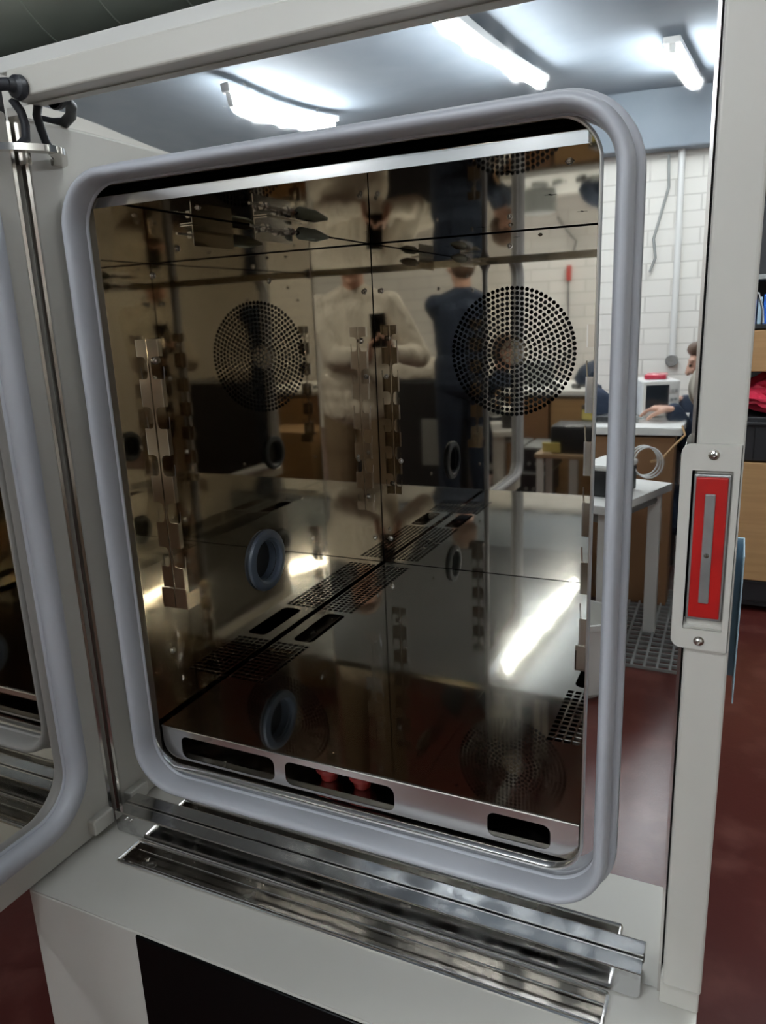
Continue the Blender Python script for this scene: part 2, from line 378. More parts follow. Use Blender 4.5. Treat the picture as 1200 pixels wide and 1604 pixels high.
bm = BM(); cyl(bm, (.0075, -.0008, -.0006), (.6355, -.0008, -.0006), .0013, seg=8); obj('lip_fold', bm, M['steel_bright'], ch, True)
# side gussets on the lip seen through the slots
# silicone side ports with plugs
def port(x, s):
    bm = BM(); c = (x, .318, .164)
    lathe(bm, c, (s, 0, 0), [(.036, -.004), (.036, .0), (.056, 0), (.0575, .003), (.056, .007), (.050, .0095), (.043, .0095), (.039, .006), (.036, -.02), (.034, -.045), (0, -.045)], 48)
    o = obj('port_plug', bm, M['port'], ch, True)
    bm = BM(); lathe(bm, c, (s, 0, 0), [(.030, -.044), (.030, -.034), (.026, -.032), (0, -.032)], 32); obj('port_core', bm, M['port'], o, True)
port(0, 1); port(W, -1)
# shelf rails: folded strip standing off the wall with D-shaped notches
def rail(x, s, y, z1, z0, notches, dep=.020):
    pts = [(.0012, z0), (dep, z0)]
    for n in sorted(notches):
        pts += [(dep, n - .017), (dep - .012, n - .017), (dep - .0145, n - .015), (dep - .0165, n - .009), (dep - .0165, n + .008), (dep - .014, n + .013), (dep - .008, n + .015), (dep, n + .015)]
    pts += [(dep, z1), (.0012, z1)]
    o = plate('shelf_rail', pts, [], .0015, lambda u, v, w_: Vector((x + s * u, y + w_, v)), M['rail'], ch)
    zs = [z0] + [q for n in sorted(notches) for q in (n - .017, n + .015)] + [z1]
    for a, b in zip(zs[::2], zs[1::2]):
        bm = BM(); box(bm, (x + s * (dep - .0002) - .0008, y - .0009, a), (x + s * (dep - .0002) + .0008, y + .007, b)); obj('rail_return', bm, M['steel_bright'], o)
    for n in sorted(notches):
        bm = BM(); tube(bm, [(x + s * (dep + .0002), y + .006, n - .017), (x + s * (dep + .0010), y + .0062, n - .006), (x + s * (dep + .001), y + .006, n + .000)], .0009, 6)
        obj('shelf_hook', bm, M['steel_bright'], o, True)
    for zc in (z0 + .03, z1 - .03):
        bm = BM(); lathe(bm, (x, y + .014, zc), (s, 0, 0), [(.0065, 0), (.0065, .002), (.0045, .006), (0, .0065)], 16); obj('screw', bm, M['screw'], o, True)
    return o
NF = [.533, .461, .390, .318, .247]
NB = [.535, .465, .398, .330, .262, .192]
for x, s in ((0, 1), (W, -1)):
    o = rail(x, s, .071, .572, .176, NF)
    bm = BM()
    box(bm, (min(x + s * .001, x + s * .024), .068, .165), (max(x + s * .001, x + s * .024), .0695, .196)); box(bm, (x + s * .0235 - .0008, .068, .165), (x + s * .0235 + .0008, .098, .190)); box(bm, (min(x, x + s * .024), .068, .1640), (max(x, x + s * .024), .098, .1655))
    obj('rail_foot', bm, M['rail'], o)
    rail(x, s, .738, .571, .155, NB)
# screws
def screw(p, ax, r=.0058, parent=None, col='screw'):
    bm = BM(); lathe(bm, p, ax, [(r * 1.35, 0), (r * 1.35, .0008), (r, .001), (r * .9, .0026), (r * .45, .0034), (r * .4, .0018), (0, .0018)], 18)
    return obj('screw', bm, M[col], parent or ch, True)
for p in [(.022, .648), (.320, .722), (.021, .063), (.056, .258), (.026, .456), (W - .022, .648), (W - .021, .063), (W - .056, .258), (W - .026, .456)]:
    screw((p[0], D, p[1]), (0, -1, 0), .0046)
for p in [(.786, .649), (.711, .287), (.781, .074), (.491, .157), (.40, .66), (.10, .66), (.05, .10), (.16, .70)]:
    screw((0, p[0], p[1]), (1, 0, 0), .0040); screw((W, p[0], p[1]), (-1, 0, 0), .0040)
for p in [(.058, .142), (.355, .704), (.58, .142)]: screw((p[0], p[1], H), (0, 0, -1), .0040)
# temperature sensor hung just under the ceiling near the left wall
bm = BM(); box(bm, (.0600, .277, .716), (.0612, .388, .748)); box(bm, (.0600, .277, .7475), (.085, .388, .7490)); sn = obj('sensor_bracket', bm, M['steel_bright'], ch)
bm = BM(); cyl(bm, (.072, .250, .734), (.072, .392, .734), .0022, seg=10)
for yy in (.282, .296, .352, .366): lathe(bm, (.072, yy, .734), (0, 1, 0), [(0, 0), (.0062, 0), (.0062, .006), (0, .006)], 6)
obj('sensor_rod', bm, M['screw'], sn, True)
bm = BM(); lathe(bm, (.072, .388, .734), (0, 1, 0), [(.004, 0), (.0105, .010), (.0105, .060), (.003, .105), (0, .106)], 24); obj('mesh_cap', bm, M['duct'], sn, True)

# gasket loops
def gasket(name, loop, place, parent, a=.0135, b_=.021, n=20, flat=.3):
    pts = loop; N = len(pts); bm = BM(); rings = []
    for i in range(N):
        p = Vector(pts[i]); t = Vector(pts[(i + 1) % N]) - Vector(pts[i - 1]); t.normalize(); nn = Vector((t.y, -t.x))
        ring = []
        for k in range(n):
            an = 2 * PI * k / n; ca, sa = math.cos(an), math.sin(an)
            q = p + nn * (a * (abs(ca) ** .85) * (1 if ca > 0 else -1)); ring.append(bm.verts.new(place(q.x, q.y, b_ * sa)))
        rings.append(ring)
    for i in range(N):
        A, B = rings[i], rings[(i + 1) % N]
        for k in range(n): bm.faces.new((A[k], A[(k + 1) % n], B[(k + 1) % n], B[k]))
    bmesh.ops.recalc_face_normals(bm, faces=bm.faces)
    return obj(name, bm, M['gasket'], parent, True)
g = gasket('door_gasket', rrect(-.003, .6660, -.0750, .7700, .062, 12), lambda u, v, w_: Vector((u, YM - .019 - w_, v)), ch, a=.0082, b_=.019)
gasket('gasket_base', rrect(-.006, .6690, -.0780, .7730, .065, 12), lambda u, v, w_: Vector((u, YM - .004 - w_, v)), g, a=.0115, b_=.005)

# painted body
YF = -.042
bm = BM(); box(bm, (.7385, YF, -.150), (.7790, .16, 1.0), .0035, 3); obj('side_post', bm, M['beige'], ch)
bm = BM(); box(bm, (-.078, YF + .006, .870), (.7385, .0, .9035), .0035, 3); obj('top_beam', bm, M['beige'], ch)
bm = BM(); box(bm, (-.10, YF + .014, .9035), (.7385, .30, .922), .002); obj('top_panel', bm, M['gloss_white'], ch)
bm = BM(); box(bm, (.7350, YM + .003, -.186), (.7385, .01, .87)); obj('frame_gap', bm, M['black'], ch)
bm = BM()
for a, b in [((-.12, YM + .003, -.19), (OX0 - .014, D + .25, .92)), ((OX1 + .014, YM + .003, -.19), (.7385, D + .25, .92)), ((OX0 - .02, YM + .003, OZ1 + .032), (OX1 + .02, D + .25, .92)), ((OX0 - .02, YM + .003, -.19), (OX1 + .02, D + .25, OZ0 - .032)), ((-.12, D + .13, -.19), (.7385, D + .25, .92))]:
    box(bm, a, b)
obj('insulated_casing', bm, M['beige'], ch)
bm = BM(); box(bm, (.7385, .02, -.17), (.776, D + .25, .92)); obj('side_panel', bm, M['beige'], ch)
bm = BM(); box(bm, (.736, -.030, -.187), (.7775, .2, -.1505), .002); obj('post_foot', bm, M['beige'], ch)
# base cabinet with ledge and trough cut-out
TX0, TX1, TY0, TY1 = -.028, .682, -.0915, -.0415
LY = -.183
plate('ledge', [(-.114, LY), (.7765, LY), (.7765, .0), (-.114, .0)], [rrect(TX0, TX1, TY0, TY1, .003, 3)], .002, XY(-.188), M['beige'], ch)
bm = BM(); box(bm, (-.106, LY - .001, GZ + .09), (.7765, LY + .02, -.1885), .002); obj('base_front', bm, M['beige'], ch)
bm = BM(); box(bm, (-.106, LY + .02, GZ + .09), (-.09, D + .25, -.19)); box(bm, (.76, LY + .02, GZ + .09), (.7765, D + .25, -.19)); box(bm, (-.106, D + .23, GZ + .09), (.7765, D + .25, -.19)); box(bm, (-.106, LY, GZ + .085), (.7765, D + .25, GZ + .095)); obj('base_casing', bm, M['beige'], ch)
for x in (-.05, .72):
    for y in (-.12, D + .15):
        bm = BM(); cyl(bm, (x, y, GZ + .002), (x, y, GZ + .09), .022); obj('foot', bm, M['black_rubber'], ch, True)
bm = BM(); box(bm, (.094, LY - .004, GZ + .15), (.70, LY + .002, -.1915), .003, 3); p_ = obj('front_panel', bm, M['black_gloss'], ch)
# trough
bm = BM(); zt, zb = -.186, -.207
box(bm, (TX0, TY0, zb), (TX1, TY1, zb + .001)); box(bm, (TX0, TY0, zb), (TX0 + .001, TY1, zt)); box(bm, (TX1 - .001, TY0, zb), (TX1, TY1, zt)); box(bm, (TX0, TY0, zb), (TX1, TY0 + .001, zt)); box(bm, (TX0, TY1 - .001, zb), (TX1, TY1, zt))
box(bm, (TX0 + .001, TY0 + .001, -.200), (TX1 - .001, TY0 + .016, -.199))
tr = obj('drain_trough', bm, M['trough'], ch)
bm = BM(); lp = rrect(TX0 + .0005, TX1 - .0005, TY0 + .0005, TY1 - .0005, .004, 4); tube(bm, [(x, y, -.1862) for x, y in lp], .0028, 8, closed=True); obj('trough_rim', bm, M['steel_bright'], tr, True)
bm = BM(); cyl(bm, (TX0 + .004, TY0 + .017, -.1985), (TX1 - .004, TY0 + .017, -.1985), .0015, seg=8); cyl(bm, (TX0 + .004, TY1 - .008, -.196), (TX1 - .004, TY1 - .008, -.196), .0015, seg=8); obj('trough_fold', bm, M['steel_bright'], tr, True)
bm = BM(); lathe(bm, (.010, -.062, -.2058), (0, 0, 1), [(.0085, 0), (.0085, .0014), (.006, .0014), (.006, -.0004), (0, -.0004)], 24); obj('drain_outlet', bm, M['screw'], tr, True)
# angled drip strip below the seal
ZT = -.1505; SY = -.0365
bm = BM(); SX0, SX1 = -.078, .7155
plate('drip_strip', rrect(SX0, SX1, SY - .0003, -.0135, [.008, .002, 0, 0], 5), [], .0014, XY(ZT), M['steel_strip'], ch)
ds = plate('drip_strip_face', rrect(SX0, SX1, -.1845, ZT, [0, 0, .004, .008], 5), [], .0014, XZ(SY), M['steel_strip'], ch)
bm = BM(); cyl(bm, (SX0, SY, ZT), (SX1, SY, ZT), .0012, seg=8); obj('strip_fold', bm, M['steel_bright'], ds, True)
bm = BM(); cyl(bm, (SX0, -.015, ZT + .0005), (SX1, -.015, ZT + .0005), .0009, seg=6); obj('strip_edge', bm, M['steel_bright'], ds, True)
for x in (-.055, -.045): screw((x, SY - .0007, -.158), (0, -1, 0), .0022, ds)
# latch
YL = YF - .004
lat = plate('latch_plate', rrect(.7265, .7775, .2635, .4650, [.001, .009, .010, .001], 6), [rrect(.7365, .7715, .2835, .4405, .001, 2)], .003, XZ(YL), M['beige'], ch)
bm = BM(); box(bm, (.7768, YL - .0015, .2635), (.7778, YF + .03, .4650)); box(bm, (.7265, YL, .27), (.7275, YF + .02, .455)); obj('latch_fold', bm, M['beige'], lat)
bm = BM()
box(bm, (.7355, YF + .026, .28), (.7725, YF + .028, .445)); box(bm, (.7355, YL + .001, .28), (.7365, YF + .027, .445)); box(bm, (.7715, YL + .001, .28), (.7725, YF + .027, .445)); box(bm, (.7355, YL + .001, .44), (.7725, YF + .027, .445)); box(bm, (.7355, YL + .001, .28), (.7725, YF + .027, .2835))
obj('latch_recess', bm, M['black'], lat)
bm = BM(); box(bm, (.7385, YL - .0005, .2935), (.7702, YL + .012, .4370), .0015); obj('latch_keeper', bm, M['zinc'], lat)
bm = BM(); box(bm, (.7405, YL - .0022, .2965), (.7680, YL + .002, .4345), .0014, 3); obj('red_insert', bm, M['red'], lat)
bm = BM(); box(bm, (.7490, YL - .0040, .3120), (.7580, YL - .001, .4190), .0012, 3); bar = obj('latch_bar', bm, M['zinc'], lat)
bm = BM(); lathe(bm, (.7535, YL - .004, .360), (0, -1, 0), [(.0025, 0), (.0022, .0006), (0, .0008)], 14); obj('rivet', bm, M['screw'], bar, True)
bm = BM(); box(bm, (.7368, YL + .001, .2836), (.7712, YL + .014, .2885), rot=Matrix.Rotation(.35, 3, 'X')); obj('latch_ramp', bm, M['beige'], lat)
screw((.7540, YL - .0015, .4555), (0, -1, 0), .0036, lat); screw((.7520, YL - .0015, .2725), (0, -1, 0), .0036, lat)
bm = BM(); box(bm, (.7785, .055, .172), (.7800, .100, .338), .0006); box(bm, (.7785, .098, .172), (.7880, .1005, .338), .0006); box(bm, (.7865, .03, .172), (.788, .10, .338), .0005)
obj('strike_plate', bm, M['film'], ch)

# door, opened to the left, seen edge-on to the room and face-on to the cavity
DX = -.1015; DY0, DY1, DZ0, DZ1 = -.024, -.860, -.1855, .862
bm = BM(); box(bm, (DX - .075, DY1, DZ0), (DX, DY0, DZ1), .004, 3); door = obj('door', bm, M['beige'], ch)
gl = rrect(-.800, -.086, -.114, .800, .078, 12)
gk = gasket('door_gasket', gl, lambda u, v, w_: Vector((DX + .014 + w_, u, v)), door, a=.0150, b_=.015)
gasket('gasket_base', rrect(-.790, -.093, -.106, .790, .068, 12), lambda u, v, w_: Vector((DX + .003 + w_, u, v)), gk, a=.009, b_=.004)
plate('door_liner', rrect(-.788, -.096, -.102, .788, .064, 10), [], .0015, YZ(DX + .0012), M['steel'], door)
bm = BM(); box(bm, (DX - .02, DY0 - .001, DZ0 + .01), (DX - .001, DY0 + .0045, DZ1 - .01)); obj('hinge_edge', bm, M['steel_lip'], door)
bm = BM(); box(bm, (DX - .002, -.072, -.176), (DX + .014, -.030, -.150), .003); obj('hinge_block', bm, M['beige'], door)
# top hinge arm, cable
hb = BM()
arm = [(-.110, -.085), (-.085, -.075), (-.060, -.052), (-.040, -.030), (-.034, -.0135)]
arm2 = [(-.052, -.0135), (-.062, -.030), (-.075, -.044), (-.092, -.058), (-.112, -.066)]
plate('hinge_arm', arm + arm2, [], .008, XY(.812), M['steel_bright'], ch)
bm = BM(); box(bm, (-.108, -.016, .80), (-.086, -.0125, .868)); obj('hinge_leaf', bm, M['steel_lip'], ch)
bm = BM(); lathe(bm, (-.054, YF + .006, .879), (0, -1, 0), [(.013, 0), (.0145, .003), (.013, .010), (.008, .013), (.007, .022), (0, .022)], 28); gm = obj('cable_grommet', bm, M['black_rubber'], ch, True)
bm = BM(); pts = [(-.054, YF - .014, .879), (-.062, YF - .030, .876), (-.080, YF - .045, .870), (-.105, YF - .055, .866), (-.125, YF - .055, .868), (-.15, YF - .05, .875)]
tube(bm, pts, .0072, 14); obj('door_cable', bm, M['black_rubber'], gm, True)
bm = BM(); tube(bm, [(-.078, YM - .02, .872), (-.074, YM - .012, .858), (-.070, YM - .012, .842), (-.068, YM - .016, .825), (-.070, YM - .03, .812)], .0055, 12); obj('hinge_cable', bm, M['black_rubber'], ch, True)

# red lumps in the tub, modelled in place of reflections of the red floor
for k, (x, y, lb) in enumerate([(.268, .050, 'red lump standing in for the reflected floor, behind the middle lip slot, left one'), (.322, .050, 'red lump standing in for the reflected floor, behind the middle lip slot, right one')]):
    bm = BM(); lathe(bm, (x, y, -.0600), (0, 0, 1), [(.010, 0), (.012, .002), (.014, .014), (.019, .016), (.019, .022), (.016, .024), (0, .024)], 20)
    tag(obj('reflection_lump', bm, M['red_dark'], None, True), lb, 'reflection stand-in', 'red reflection lumps in the tub')

# duct above the chamber
dt = thing('air_duct', 'dark spiral-ribbed air duct running above the chamber top', 'duct', (.0, .42, 1.10))
bm = BM(); pts = [(-3.2 + k * .05, .46, 1.245 - .0 * k) for k in range(90)]
tube(bm, pts, .15, 40); obj('pipe', bm, M['duct'], dt, True)
bm = BM()
hel = [(-3.2 + k * .0055, .46 + .151 * math.cos(k * .22), 1.245 + .151 * math.sin(k * .22)) for k in range(800)]
tube(bm, hel, .0022, 6); obj('seam', bm, M['duct'], dt, True)
bm = BM(); box(bm, (-2.2, .25, .96), (.6, .70, 1.03), .01); tag(obj('black_slab', bm, M['black'], None), 'black slab filling the gap between the air duct and the chamber roof', 'cable tray')  # plain black slab closing the gap below the duct

# ================================================================ SHELVING BEYOND THE CHAMBER (direct view, right)
SY0, SY1, SX = 2.80, 3.35, .55
sh = thing('storage_shelf', 'dark metal storage shelving beyond the right side of the chamber', 'shelving', (1.3, 3.05, GZ))
for x in (.50, 2.30):
    for y in (SY0 + .03, SY1 - .02):
        bm = BM(); box(bm, (x, y, GZ), (x + .04, y + .04, 1.9)); obj('upright', bm, M['black_plastic'], sh)
for z in (-.73, .11, .50, .70, 1.25):
    bm = BM(); box(bm, (.5, SY0 + .02, z - .02), (2.34, SY1, z), .003); obj('shelf', bm, M['grey_metal'] if z in (.70,) else M['black_plastic'], sh)
bm = BM(); box(bm, (.5, SY1, GZ), (2.34, SY1 + .01, 1.9)); obj('back_sheet', bm, M['black_plastic'], sh)
def carton(a, b, label, mt='card', flaps=False, g=None):
    a, b = Vector(a), Vector(b); t = thing('cardboard_box', label, 'box', ((a.x + b.x) / 2, (a.y + b.y) / 2, a.z), group=g)
    bm = BM(); box(bm, a, b, .004); obj('carton', bm, M[mt], t)
    bm = BM(); yc = (a.y + b.y) / 2; xc = (a.x + b.x) / 2; box(bm, (a.x - .0005, yc - .025, b.z - .06), (b.x + .0005, yc + .025, b.z + .0008)); obj('tape', bm, M['tape'], t)
    return t
carton((.56, SY0 - .01, -.62), (1.35, SY1 - .06, -.085), 'large brown cardboard box low down beyond the latch side of the chamber')
bm = BM(); box(bm, (.52, SY0 + .01, -.73), (1.5, SY1 - .05, -.625), .01); tag(obj('pallet_base', bm, M['black_plastic'], None), 'black plinth under the large cardboard box', 'plinth')
bm = BM(); box(bm, (.56, SY0 + .0, .305), (1.25, SY1 - .1, .475), .004); tag(obj('cardboard_box', bm, M['card'], None), 'flat brown cardboard box on the upper shelf above the pink bag', 'box')
bm = BM(); box(bm, (.56, SY0, -.08), (1.3, SY1 - .05, .09), .008)
for k in range(14): box(bm, (.60 + k * .05, SY0 - .006, -.07), (.61 + k * .05, SY0 + .002, .075))
box(bm, (.55, SY0 - .012, .078), (1.31, SY1 - .04, .092), .003)
tag(obj('storage_crate', bm, M['black_plastic'], None), 'black ribbed plastic crate between the pink bag and the large box', 'crate')
bm = BM(); bmesh.ops.create_icosphere(bm, subdivisions=4, radius=1)
for v in bm.verts:
    n = math.sin(v.co.x * 9 + v.co.z * 5) * .10 + math.sin(v.co.y * 13 - v.co.x * 7) * .07 + math.sin(v.co.z * 19 + v.co.x * 11) * .05
    v.co = Vector((v.co.x * .30, v.co.y * .20, max(v.co.z, -.75) * .088)) * (1 + n) + Vector((.98, SY0 + .20, .19))
tag(obj('antistatic_bag', bm, M['pink_bag'], None, True), 'crumpled shiny pink antistatic bag on the black crate', 'bag')
bm = BM(); box(bm, (.60, SY0 + .42, .111), (.95, SY0 + .50, .285), .004); tag(obj('blue_folder', bm, M['film'], None), 'pale blue packet standing behind the pink bag', 'packet')
for k in range(9):
    bm = BM(); x = .80 + k * .021; box(bm, (x, SY0 + .03, .5005), (x + .016, SY0 + .22, .60 + .01 * ((k * 7) % 3)), .001)
    tag(obj('circuit_board', bm, M['film'] if k % 2 else M['blue'], None), 'thin upright %s board on the upper shelf, %s' % ('pale blue' if k % 2 else 'strong blue', ['leftmost', 'second from left', 'third from left', 'fourth from left', 'middle one', 'fourth from right', 'third from right', 'second from right', 'rightmost'][k]), 'circuit board', 'upright boards on the upper shelf')
bm = BM(); tube(bm, [(.70, SY0 + .05, .502), (.72, SY0 + .04, .60), (.76, SY0 + .03, .632), (.82, SY0 + .03, .625), (.84, SY0 + .03, .56), (.845, SY0 + .02, .503)], .005, 8)
tag(obj('wire_loop', bm, M['zinc'], None, True), 'bent grey wire loop in front of the upright boards', 'wire')

# ================================================================ ROOM BEHIND THE CAMERA (seen in the mirrors)
# conduit and cable on the brick wall
cp = thing('wall_conduit', 'white vertical conduit on the white brick wall with a round junction box', 'conduit', (.24, RY0 + .04, .2))
bm = BM(); cyl(bm, (.24, RY0 + .035, .16), (.24, RY0 + .035, 1.72), .026, seg=16); obj('pipe', bm, M['white_paint'], cp, True)
bm = BM(); lathe(bm, (.24, RY0 + .01, .12), (0, 1, 0), [(.05, 0), (.05, .05), (.045, .055), (0, .055)], 24); obj('junction_box', bm, M['zinc'], cp, True)
bm = BM(); tube(bm, [(.14, RY0 + .02, 1.70), (.15, RY0 + .03, 1.5), (.10, RY0 + .03, 1.3), (.05, RY0 + .03, 1.1), (.07, RY0 + .03, .95), (.03, RY0 + .03, .84)], .011, 8)
tag(obj('hanging_cable', bm, M['grey_metal'], None, True), 'grey cable hanging loose on the white brick wall', 'cable')
bm = BM(); tube(bm, [(-.98, RY0 + .03, .95), (-.97, RY0 + .04, .5), (-.90, RY0 + .04, .2), (-1.1, RY0 + .10, -.05)], .008, 8)
tag(obj('thin_cable', bm, M['black_rubber'], None, True), 'thin dark cable hanging from a red connector on the brick wall', 'cable')
bm = BM(); box(bm, (-1.0, RY0 + .01, .90), (-.95, RY0 + .05, 1.06), .01); tag(obj('cable_connector', bm, M['red_soft'], None), 'red connector on the thin dark cable at the brick wall', 'connector')
# far bench
BY = -2.78; BZ = .06
be = thing('workbench', 'white-topped workbench in front of the white brick wall', 'workbench', (-.5, BY - .4, GZ))
bm = BM(); box(bm, (-1.7, BY - .85, BZ - .035), (.56, BY, BZ), .004); obj('bench_top', bm, M['white'], be)
for x in (-1.65, .47):
    for y in (BY - .80, BY - .70):
        bm = BM(); box(bm, (x, y, GZ), (x + .05, y + .05, BZ - .035)); obj('leg', bm, M['grey_metal'], be)
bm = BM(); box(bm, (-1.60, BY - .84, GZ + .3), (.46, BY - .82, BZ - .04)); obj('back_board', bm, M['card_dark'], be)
for k, (x0, x1, z1, lb) in enumerate([(-1.60, -1.08, -.0, 'brown cardboard box under the workbench, leftmost'), (-1.06, -.42, .01, 'wide brown cardboard box under the middle of the workbench'), (-.40, .04, .005, 'brown cardboard box under the workbench beside the wide one'), (.06, .53, .015, 'shallow brown cardboard box under the right end of the workbench')]):
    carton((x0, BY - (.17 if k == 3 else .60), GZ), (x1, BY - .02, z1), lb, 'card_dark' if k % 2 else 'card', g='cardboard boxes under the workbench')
# oscilloscope
os_ = thing('oscilloscope', 'beige bench oscilloscope with a dark screen on the white workbench', 'oscilloscope', (.40, BY - .42, BZ), rz=-.35)
def lb_(parent, name, a, b, mt, bev=.004, rot=None):
    bm = BM(); off = Vector(parent.location); vs = box(bm, Vector(a) , Vector(b), bev)
    Rz = Matrix.Rotation(parent.rotation_euler.z, 3, 'Z')
    for v in vs: v.co = Rz @ v.co + off
    return obj(name, bm, M[mt], parent)
lb_(os_, 'case', (-.085, -.11, .005), (.085, .11, .175), 'white', .008)
lb_(os_, 'screen', (-.072, .106, .04), (.035, .112, .155), 'screen', .002)
for q in range(6): lb_(os_, 'knob', (.043 + .018 * (q % 2), .108, .04 + .04 * (q // 2)), (.056 + .018 * (q % 2), .118, .053 + .04 * (q // 2)), 'grey_metal', .003)
bm = BM(); box(bm, (.35, BY - .48, BZ + .177), (.45, BY - .36, BZ + .20), .006); tag(obj('pink_packet', bm, M['pink_bag'], None), 'pink packet lying on top of the oscilloscope', 'packet')
bm = BM(); box(bm, (.235, BY - .52, BZ + .002), (.275, BY - .40, BZ + .15), .006); tag(obj('blue_bin', bm, M['blue'], None), 'narrow bright blue bin left of the oscilloscope', 'bin')
bm = BM(); bmesh.ops.create_icosphere(bm, subdivisions=3, radius=1)
for v in bm.verts: v.co = Vector((v.co.x * .24, v.co.y * .2, max(v.co.z, -.3) * .14)) * (1 + .12 * math.sin(7 * v.co.x + 5 * v.co.y)) + Vector((-.06, BY - .45, BZ + .05))
tag(obj('cloth_heap', bm, M['navy'], None, True), 'heap of dark navy cloth on the workbench left of the blue bin', 'cloth')
ORD = ['leftmost', 'second from left', 'third from left', 'fourth from left', 'fifth from left', 'middle', 'fifth from right', 'fourth from right', 'third from right', 'second from right', 'rightmost']
for k in range(11):
    bm = BM(); x = -1.1 + k * .14 + random.uniform(-.03, .03); y = BY - .12 - random.uniform(0, .12); r_ = Matrix.Rotation(random.uniform(-1, 1), 3, 'Z')
    box(bm, (x - .05, y - .015, BZ + .001), (x + .05, y + .015, BZ + .03), .004, rot=r_); cyl(bm, (x - .02, y, BZ + .015), (x + .07, y + .02, BZ + .02), .006, seg=8)
    tag(obj('hand_tool', bm, M['grey_metal'] if k % 3 else M['black_plastic'], None), 'small %s hand tool at the front of the workbench, %s' % ('grey' if k % 3 else 'black', ORD[k]), 'tool', 'tools on the workbench')
bm = BM(); lathe(bm, (-.62, BY - .55, BZ), (0, 0, 1), [(.10, 0), (.12, .02), (.12, .16), (.09, .17), (0, .17)], 20); tag(obj('solder_station', bm, M['grey_metal'], None, True), 'grey round solder fume unit on the left part of the workbench', 'fume unit')
# near table with power supply
TZ = -.12
tb = thing('side_table', 'low white-topped table with grey legs between the workbench and the chamber', 'table', (.18, -2.36, GZ))
bm = BM(); q = [(-.18, -2.22), (.38, -2.02), (.55, -2.50), (-.01, -2.70)]
plate('table_top', q, [], .03, XY(TZ - .015), M['white'], tb)
for (x, y) in [(-.13, -2.26), (.35, -2.09), (.49, -2.47), (.01, -2.64)]:
    bm = BM(); box(bm, (x - .025, y - .025, GZ), (x + .025, y + .025, TZ - .03), .003); obj('leg', bm, M['white'], tb)
bm = BM(); tube(bm, [(-.13, -2.26, TZ - .06), (.35, -2.09, TZ - .06), (.49, -2.47, TZ - .06)], .02, 8); obj('rail', bm, M['grey_metal'], tb)
ps = thing('power_supply', 'black laboratory power supply with a yellow label on the low table', 'power supply', (.05, -2.40, TZ), rz=.35)
lb_(ps, 'case', (-.12, -.12, .005), (.12, .12, .14), 'black_plastic', .008)
lb_(ps, 'label_card', (-.11, .118, .05), (-.01, .125, .11), 'yellow', .001)
lb_(ps, 'vent', (.02, .118, .03), (.10, .123, .11), 'grey_metal', .002)
ps2 = thing('meter_case', 'flat black meter case with white cable loops beside the power supply', 'meter', (.33, -2.28, TZ), rz=.30)
lb_(ps2, 'case', (-.07, -.10, .003), (.07, .10, .10), 'black_plastic', .006)
lb_(ps2, 'lid', (-.075, -.10, .10), (.075, .10, .125), 'white', .01)
for k in range(3):
    bm = BM(); c = Vector((.445 + .012 * k, -2.38 + .02 * k, TZ + .11)); pts = [c + Vector((.055 * math.cos(a), .006 * math.sin(a * 1.0 + k), .06 * math.sin(a) + .0)) for a in [i * 2 * PI / 20 for i in range(20)]]
    tube(bm, pts, .0035, 6, closed=True); tag(obj('white_cable', bm, M['white_paint'], None, True), 'thin white cable loop on the low table, %s of three' % ['rear one', 'middle one', 'front one'][k], 'cable', 'white cable loops on the low table')
bm = BM(); tube(bm, [(.47, -2.42, TZ + .10), (.50, -2.50, TZ + .09), (.54, -2.62, TZ + .13), (.575, -2.72, BZ - .02), (.56, -2.76, BZ + .012)], .005, 8)
tag(obj('pale_cable', bm, M['card'], None, True), 'tan cable running up from the white loops to the workbench edge', 'cable')
# stacked grey instrument cases under / beside the table
cz = 0
for i in range(2):
    for j in range(3):
        x, z = -.62 + i * .20 + .02 * j, GZ + .02 + j * .17
        t = thing('instrument_case', 'black instrument case with pale top, %s of the %s stack by the low table' % (['lowest', 'middle one', 'topmost'][j], ['left', 'right'][i]), 'instrument', (x, -2.5, z), group='stacked instruments by the low table')
        bm = BM(); box(bm, (x - .088, -2.68, z), (x + .088, -2.32, z + .145), .004); obj('case', bm, M['black_plastic'], t)
        bm = BM(); box(bm, (x - .09, -2.685, z + .145), (x + .09, -2.315, z + .160), .003); obj('lid', bm, M['grey_metal'], t)
        for q in range(3):
            bm = BM(); cyl(bm, (x - .05 + q * .05, -2.32, z + .05), (x - .05 + q * .05, -2.308, z + .05), .012, seg=12); obj('knob', bm, M['zinc'], t, True)
carton((-1.25, -2.72, GZ), (-.78, -2.30, -.20), 'brown cardboard box standing left of the stacked instruments')
tt = thing('trolley', 'wood-topped trolley carrying dark equipment in front of the stacked instruments', 'trolley', (-.07, -1.85, GZ))
bm = BM(); box(bm, (-.25, -2.0, -.215), (.12, -1.72, -.190), .004); obj('top', bm, M['wood'], tt)
for x in (-.24, .075):
    for y in (-1.99, -1.765):
        bm = BM(); box(bm, (x, y, GZ), (x + .035, y + .035, -.215)); obj('leg', bm, M['white'], tt)
bm = BM(); box(bm, (-.17, -1.98, -.19), (.10, -1.76, -.03), .02); tag(obj('amplifier', bm, M['black_plastic'], None, True), 'black amplifier box on the wood-topped trolley', 'amplifier')
bm = BM(); box(bm, (-.21, -1.755, -.185), (-.11, -1.748, -.125), .001, rot=Matrix.Rotation(-.35, 3, 'X')); tag(obj('yellow_card', bm, M['yellow'], None), 'yellow card leaning on the black amplifier box', 'card')
